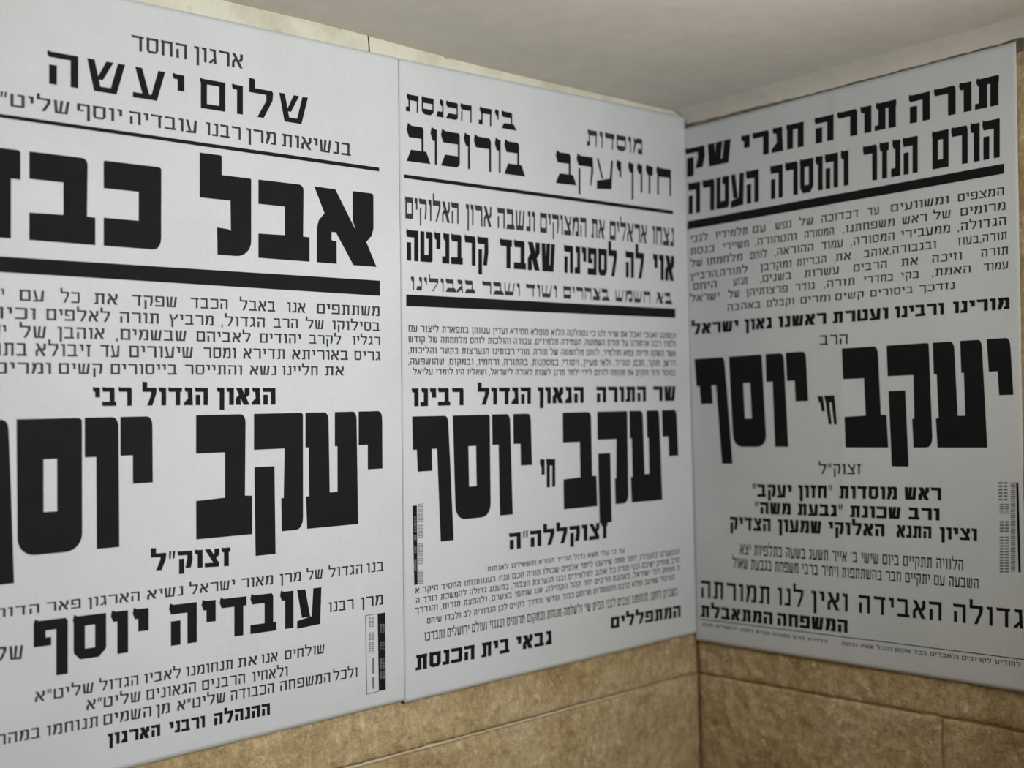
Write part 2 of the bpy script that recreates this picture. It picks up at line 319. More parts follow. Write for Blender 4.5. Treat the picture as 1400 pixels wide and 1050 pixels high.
('box_print','Q',[("",[-5069,15761,-5044,15758,-5045,15751,-5069,15754]),("",[-5037,15756,-5012,15754,-5012,15746,-5037,15749]),("",[-5070,15748,-5045,15745,-5045,15738,-5070,15741]),("",[-5037,15743,-5012,15741,-5013,15733,-5038,15736]),("",[-5070,15735,-5046,15733,-5046,15725,-5070,15728]),("",[-5038,15731,-5013,15728,-5013,15721,-5038,15724]),("",[-5071,15723,-5046,15720,-5046,15713,-5071,15716]),("",[-5038,15718,-5014,15715,-5014,15708,-5039,15711]),("",[-5071,15710,-5047,15707,-5047,15700,-5072,15703]),("",[-5039,15705,-5014,15703,-5014,15695,-5039,15698]),("",[-5072,15697,-5047,15695,-5047,15687,-5072,15690]),("",[-5039,15693,-5015,15690,-5015,15683,-5040,15686]),("",[-5072,15685,-5048,15682,-5048,15675,-5073,15678]),("",[-5040,15680,-5015,15677,-5015,15670,-5040,15673]),("",[-5077,15579,-5052,15576,-5053,15568,-5077,15571]),("",[-5044,15574,-5020,15571,-5020,15563,-5045,15566]),("",[-5077,15565,-5053,15562,-5053,15553,-5078,15556]),("",[-5045,15560,-5020,15557,-5021,15548,-5045,15551]),("",[-5078,15550,-5053,15547,-5054,15539,-5078,15542]),("",[-5046,15545,-5021,15542,-5021,15534,-5046,15537]),("",[-5079,15535,-5054,15532,-5054,15524,-5079,15527]),("",[-5046,15530,-5022,15527,-5022,15519,-5047,15522]),("",[-5079,15521,-5055,15518,-5055,15509,-5080,15513]),("",[-5047,15516,-5022,15513,-5023,15504,-5047,15507]),("",[-5084,15423,-5059,15420,-5059,15412,-5084,15416]),("",[-5051,15418,-5026,15415,-5027,15407,-5051,15410]),("",[-5084,15409,-5059,15406,-5060,15399,-5084,15402]),("",[-5052,15404,-5027,15401,-5027,15393,-5052,15397]),("",[-5085,15396,-5060,15393,-5060,15385,-5085,15388]),("",[-5052,15390,-5028,15387,-5028,15379,-5053,15383]),("",[-5085,15382,-5061,15379,-5061,15371,-5086,15375]),("",[-5053,15377,-5028,15374,-5028,15366,-5053,15369]),("",[-5086,15368,-5061,15365,-5062,15357,-5086,15361]),("",[-5053,15363,-5029,15360,-5029,15352,-5054,15355]),("",[-5086,15355,-5062,15352,-5062,15344,-5087,15347]),("",[-5054,15349,-5029,15346,-5030,15338,-5054,15342]),("",[-5087,15341,-5062,15338,-5063,15330,-5087,15334]),("",[-5055,15336,-5030,15332,-5030,15325,-5055,15328]),("",[-5088,15327,-5063,15324,-5063,15316,-5088,15320]),("",[-5055,15322,-5030,15319,-5031,15311,-5056,15314]),("",[-5089,15296,-5064,15293,-5065,15286,-5089,15289]),("",[-5057,15291,-5032,15287,-5032,15280,-5057,15284]),("",[-5089,15283,-5065,15280,-5065,15273,-5090,15276]),("",[-5057,15278,-5032,15275,-5033,15267,-5057,15271]),("",[-5090,15271,-5065,15268,-5066,15260,-5090,15264]),("",[-5058,15265,-5033,15262,-5033,15255,-5058,15258]),("",[-5091,15258,-5066,15255,-5066,15247,-5091,15251]),("",[-5058,15252,-5033,15249,-5034,15242,-5058,15246]),("",[-5091,15245,-5066,15242,-5067,15235,-5091,15238]),("",[-5059,15240,-5034,15237,-5034,15229,-5059,15233]),("",[-5092,15233,-5067,15229,-5067,15222,-5092,15226]),("",[-5059,15227,-5034,15224,-5035,15216,-5060,15220]),("",[-5092,15220,-5068,15217,-5068,15209,-5092,15213]),("",[-5060,15214,-5035,15211,-5035,15204,-5060,15207])]),
]
P2 = [
('heading','R',[("בית",[-3529,21106,-3015,21114,-3023,20926,-3537,20924]),("הכנסת",[-4512,21092,-3625,21105,-3633,20923,-4519,20919])]),
('heading','R',[("בורוכוב",[-4515,20780,-2915,20797,-2930,20437,-4531,20414])]),
('text_line','R',[("מוסדות",[-1859,21092,-885,21108,-893,20919,-1867,20908])]),
('heading','R',[("חזון",[-1159,20788,-347,20798,-360,20469,-1173,20448]),("יעקב",[-2384,20772,-1281,20786,-1295,20444,-2398,20416])]),
('rule','Q',[("",[-4569,20275,-333,20290,-335,20246,-4571,20237])]),
('text_line','N',[("נצחו",[-741,20069,-328,20071,-337,19845,-750,19843]),("אראלים",[-1514,20064,-844,20068,-853,19843,-1524,19841]),("את",[-1826,20063,-1602,20064,-1611,19841,-1835,19840]),("המצוקים",[-2664,20058,-1910,20062,-1920,19840,-2673,19837]),("ונשבה",[-3309,20054,-2742,20057,-2751,19837,-3318,19835]),("ארון",[-3757,20052,-3393,20054,-3402,19835,-3767,19833]),("האלוקים",[-4569,20047,-3855,20051,-3864,19833,-4578,19831])]),
('heading','M',[("אוי",[-741,19725,-332,19726,-345,19411,-754,19411]),("לה",[-1248,19724,-905,19725,-918,19410,-1261,19410]),("לספינה",[-2298,19722,-1396,19724,-1409,19409,-2311,19408]),("שאבד",[-3286,19720,-2440,19722,-2453,19407,-3299,19406]),("קרבניטה",[-4570,19717,-3451,19719,-3464,19406,-4584,19404])]),
('text_line','R',[("בא",[-689,19259,-410,19261,-415,19120,-695,19119]),("השמש",[-1446,19256,-807,19259,-813,19118,-1452,19117]),("בצהרים",[-2326,19252,-1565,19255,-1571,19116,-2331,19114]),("ושוד",[-2911,19249,-2431,19251,-2437,19114,-2917,19113]),("ושבר",[-3561,19246,-3006,19248,-3012,19112,-3567,19111]),("בגבולינו",[-4532,19241,-3679,19245,-3684,19110,-4538,19108])]),
('rule','Q',[("",[-4598,19060,-334,19066,-339,18953,-4603,18942])]),
('text_line','S',[("ונתמוגג ואנוכי ואבל אם שרוי לנו כי נסתלקה הלוא מופלא חסידא ועדין ענוותן בתפארת ליצור עם",[-4581,18746,-339,18762,-342,18698,-4584,18683])]),
('text_line','S',[("ולמוד רבנו אדמורנו על תורת השמועה, העמידה תלמידים, עבודה והולכות לוחם מלחמתה של קודש",[-4586,18636,-343,18661,-346,18591,-4588,18575])]),
('text_line','S',[("אשר השקה וריוה צמא ותלמיד, לוחם מלחמתה של תורה, מורי רבותינו הנערצות בקשר והליכות,",[-4590,18523,-348,18542,-351,18470,-4593,18465])]),
('text_line','S',[("דרשן, חוקר, חכם, הוריד, ולאי מעיין, ויסודי, במסקנות, בהתורה, ורחמיו, ובמקום, שהושפעה,",[-4595,18411,-353,18421,-356,18348,-4598,18350])]),
('text_line','S',[("במוסר ודור והקים את מקומה להיום לירי ילמד מרנן לשנות לאורה לישראל, ושאליו היו לומדי עליאל",[-4540,18303,-367,18296,-370,18230,-4543,18245])]),
('heading','M',[("שר",[-800,18098,-366,18097,-374,17912,-807,17913]),("התורה",[-1820,18100,-929,18098,-936,17913,-1828,17916]),("הגאון",[-2778,18102,-2027,18101,-2034,17916,-2786,17918]),("הגדול",[-3669,18104,-2878,18102,-2886,17918,-3676,17921]),("רבינו",[-4567,18106,-3869,18105,-3877,17921,-4574,17923])]),
('heading','B',[("י",[-646,17802,-356,17801,-347,16688,-647,16690]),("ע",[-1253,17805,-681,17803,-683,16690,-1274,16695]),("ק",[-1816,17808,-1291,17805,-1316,16695,-1843,16699]),("ב",[-2392,17810,-1860,17808,-1862,16699,-2419,16703]),("י",[-3163,17813,-2894,17812,-2901,16707,-3185,16709]),("ו",[-3476,17815,-3205,17814,-3213,16709,-3499,16711]),("ס",[-4031,17817,-3509,17815,-3536,16712,-4040,16715]),("ף",[-4573,17820,-4059,17817,-4071,16716,-4590,16720])]),
('heading','M',[("חי",[-2776,17294,-2529,17287,-2542,16973,-2790,16968])]),
('heading','M',[("זצוקללה\"ה",[-3280,16504,-1694,16499,-1702,16307,-3287,16326])]),
('text_line','S',[("עד כי עלי משא גדול הוריד הנורא והשאירנו לאנחות",[-3611,16173,-1410,16157,-1412,16105,-3613,16125])]),
('text_line','S',[("ונצטערנו בהעדרו, יותר ממה שידענו לימד אלפים שכולו תורה חכם עניו בענוותנותו החסיד היקר א",[-4607,16065,-377,16046,-380,15983,-4609,16010])]),
('text_line','S',[("הרב מחזיק ישיבה ובני תורה כל אוהב לתלמידים ובנו הנערצת הצבור, בתענוג גדולה להמשכת דורך ה",[-4605,15963,-382,15938,-384,15875,-4608,15908])]),
('text_line','S',[("ה תצחק רבי ישיראל, באהבת הרבים יחד קהל הקהילה, אנו שותפי בצערם, ולהפצת תורתו, והודרך",[-4621,15863,-386,15838,-388,15779,-4624,15806])]),
('text_line','S',[("הציבור שמיטב ומלא ברכה והתמסרות מרומם כבוד קודשי והדרך לקיים לכן הנדודיה לב ולבדו שיחם",[-4468,15735,-492,15734,-494,15671,-4470,15679])]),
('text_line','S',[("בשברון רוחנו, תנחומנו נצבים לבני הבית שי' ולשלמה מנוחת ובמקום מרומים ובגנזי ועולם ירושלים ותברכו",[-4509,15592,-441,15563,-445,15466,-4513,15504])]),
('heading','M',[("המתפללים",[-1690,15357,-384,15333,-390,15185,-1696,15225])]),
('heading','M',[("גבאי",[-3220,15355,-2669,15346,-2675,15193,-3226,15201]),("בית",[-3732,15364,-3321,15357,-3328,15202,-3739,15208]),("הכנסת",[-4636,15378,-3828,15365,-3835,15210,-4643,15222])]),
('box_panel','Q',[("",[-4607,16910,-4550,16908,-4576,16098,-4619,16097])]),
('box_border','Q',[("",[-4546,16920,-4460,16924,-4461,16918,-4546,16913])]),
('box_text','Q',[("",[-4533,16903,-4504,16902,-4505,16892,-4534,16893]),("",[-4495,16900,-4466,16899,-4467,16889,-4496,16890]),("",[-4534,16885,-4505,16884,-4506,16875,-4535,16876]),("",[-4496,16883,-4467,16881,-4467,16872,-4496,16873]),("",[-4535,16868,-4506,16867,-4506,16857,-4535,16859]),("",[-4497,16865,-4468,16864,-4468,16855,-4497,16856]),("",[-4536,16851,-4507,16850,-4507,16840,-4536,16842]),("",[-4498,16848,-4468,16847,-4469,16837,-4498,16839]),("",[-4536,16834,-4507,16833,-4508,16823,-4537,16825]),("",[-4498,16831,-4469,16830,-4470,16820,-4499,16821]),("",[-4537,16817,-4508,16816,-4509,16806,-4538,16807]),("",[-4499,16814,-4470,16812,-4470,16803,-4499,16804]),("",[-4538,16800,-4509,16798,-4509,16789,-4538,16790]),("",[-4500,16797,-4471,16795,-4471,16786,-4500,16787]),("",[-4539,16782,-4510,16781,-4510,16771,-4539,16773]),("",[-4500,16779,-4471,16778,-4472,16768,-4501,16770]),("",[-4539,16765,-4510,16764,-4511,16754,-4540,16756]),("",[-4501,16762,-4472,16761,-4472,16751,-4502,16753]),("",[-4540,16748,-4511,16747,-4511,16737,-4540,16739]),("",[-4502,16745,-4473,16744,-4473,16734,-4502,16735]),("",[-4541,16720,-4512,16719,-4513,16710,-4542,16712]),("",[-4503,16717,-4474,16716,-4474,16707,-4503,16709]),("",[-4542,16705,-4513,16704,-4513,16695,-4542,16697]),("",[-4504,16702,-4475,16700,-4475,16692,-4504,16694]),("",[-4543,16690,-4514,16689,-4514,16680,-4543,16682]),("",[-4504,16687,-4475,16685,-4476,16677,-4505,16679]),("",[-4543,16675,-4514,16674,-4515,16665,-4544,16667]),("",[-4505,16672,-4476,16670,-4476,16662,-4505,16663]),("",[-4544,16660,-4515,16659,-4515,16650,-4544,16652]),("",[-4506,16657,-4477,16655,-4477,16647,-4506,16648]),("",[-4544,16645,-4515,16644,-4516,16635,-4545,16637]),("",[-4506,16642,-4477,16640,-4478,16631,-4507,16633]),("",[-4545,16630,-4516,16628,-4516,16620,-4545,16622]),("",[-4507,16627,-4478,16625,-4478,16616,-4507,16618]),("",[-4546,16615,-4517,16613,-4517,16605,-4546,16607]),("",[-4508,16611,-4478,16610,-4479,16601,-4508,16603]),("",[-4546,16600,-4517,16598,-4518,16590,-4547,16592]),("",[-4508,16596,-4479,16595,-4479,16586,-4509,16588]),("",[-4547,16585,-4518,16583,-4518,16575,-4547,16577]),("",[-4509,16581,-4480,16580,-4480,16571,-4509,16573]),("",[-4550,16522,-4521,16520,-4521,16510,-4550,16512]),("",[-4512,16518,-4482,16516,-4483,16506,-4512,16508]),("",[-4550,16504,-4521,16503,-4522,16493,-4551,16495]),("",[-4512,16501,-4483,16499,-4484,16489,-4513,16491]),("",[-4551,16487,-4522,16485,-4523,16476,-4552,16478]),("",[-4513,16483,-4484,16482,-4484,16472,-4513,16474]),("",[-4552,16470,-4523,16468,-4523,16459,-4552,16461]),("",[-4514,16466,-4485,16464,-4485,16455,-4514,16457]),("",[-4553,16453,-4524,16451,-4524,16441,-4553,16443]),("",[-4514,16449,-4485,16447,-4486,16437,-4515,16440]),("",[-4553,16436,-4524,16434,-4525,16424,-4554,16426]),("",[-4515,16432,-4486,16430,-4486,16420,-4516,16422]),("",[-4554,16419,-4525,16417,-4525,16407,-4554,16409]),("",[-4516,16415,-4487,16413,-4487,16403,-4516,16405]),("",[-4555,16401,-4526,16399,-4526,16390,-4555,16392]),("",[-4517,16397,-4488,16395,-4488,16386,-4517,16388]),("",[-4556,16384,-4527,16382,-4527,16373,-4556,16375]),("",[-4517,16380,-4488,16378,-4489,16369,-4518,16371]),("",[-4556,16367,-4527,16365,-4528,16355,-4557,16358]),("",[-4518,16363,-4489,16361,-4489,16351,-4519,16353]),("",[-4557,16350,-4528,16348,-4528,16338,-4557,16340]),("",[-4519,16346,-4490,16344,-4490,16334,-4519,16336]),("",[-4558,16333,-4529,16331,-4529,16321,-4558,16323]),("",[-4520,16329,-4490,16326,-4491,16317,-4520,16319]),("",[-4558,16315,-4529,16313,-4530,16304,-4559,16306]),("",[-4520,16311,-4491,16309,-4492,16300,-4521,16302]),("",[-4562,16242,-4533,16240,-4533,16231,-4562,16234]),("",[-4523,16238,-4494,16236,-4495,16227,-4524,16229]),("",[-4562,16226,-4533,16224,-4534,16215,-4563,16217]),("",[-4524,16222,-4495,16220,-4495,16211,-4524,16213]),("",[-4563,16210,-4534,16208,-4534,16199,-4563,16201]),("",[-4525,16206,-4496,16204,-4496,16194,-4525,16197]),("",[-4564,16194,-4535,16192,-4535,16183,-4564,16185]),("",[-4525,16190,-4496,16187,-4497,16178,-4526,16181]),("",[-4564,16178,-4535,16176,-4536,16167,-4565,16169]),("",[-4526,16174,-4497,16171,-4497,16162,-4527,16165]),("",[-4565,16162,-4536,16160,-4536,16150,-4565,16153]),("",[-4527,16157,-4498,16155,-4498,16146,-4527,16149]),("",[-4566,16146,-4537,16143,-4537,16134,-4566,16137]),("",[-4528,16141,-4498,16139,-4499,16130,-4528,16132]),("",[-4566,16130,-4537,16127,-4538,16118,-4567,16121]),("",[-4528,16125,-4499,16123,-4500,16114,-4529,16116]),("",[-4567,16114,-4538,16111,-4538,16102,-4567,16105]),("",[-4529,16109,-4500,16107,-4500,16097,-4529,16100])]),
('box_print','Q',[("",[-4596,16795,-4562,16793,-4562,16784,-4596,16786]),("",[-4596,16779,-4562,16777,-4563,16768,-4597,16770]),("",[-4597,16763,-4563,16761,-4563,16752,-4597,16754]),("",[-4598,16746,-4564,16745,-4564,16736,-4598,16738]),("",[-4598,16730,-4564,16729,-4565,16720,-4599,16722]),("",[-4599,16714,-4565,16713,-4566,16703,-4600,16706]),("",[-4600,16698,-4566,16696,-4566,16687,-4600,16690]),("",[-4601,16682,-4567,16680,-4567,16671,-4601,16673]),("",[-4601,16666,-4567,16664,-4568,16655,-4602,16657]),("",[-4602,16650,-4568,16648,-4568,16639,-4602,16641]),("",[-4604,16607,-4570,16605,-4570,16597,-4604,16600]),("",[-4604,16593,-4570,16591,-4571,16583,-4605,16586]),("",[-4605,16580,-4571,16577,-4571,16569,-4605,16572]),("",[-4605,16566,-4571,16564,-4572,16555,-4606,16558]),("",[-4608,16495,-4574,16493,-4575,16484,-4609,16487]),("",[-4609,16480,-4575,16478,-4575,16469,-4609,16472]),("",[-4610,16465,-4576,16463,-4576,16454,-4610,16457]),("",[-4610,16450,-4576,16448,-4577,16439,-4611,16442]),("",[-4611,16435,-4577,16433,-4577,16424,-4611,16427]),("",[-4614,16361,-4580,16359,-4581,16350,-4614,16353]),("",[-4615,16346,-4581,16344,-4581,16335,-4615,16338]),("",[-4615,16331,-4581,16329,-4582,16320,-4616,16323]),("",[-4616,16316,-4582,16314,-4582,16305,-4616,16308]),("",[-4617,16301,-4583,16299,-4583,16290,-4617,16293]),("",[-4617,16286,-4583,16284,-4584,16275,-4618,16278]),("",[-4618,16271,-4584,16269,-4584,16260,-4618,16263]),("",[-4619,16256,-4585,16254,-4585,16245,-4619,16248])]),
]
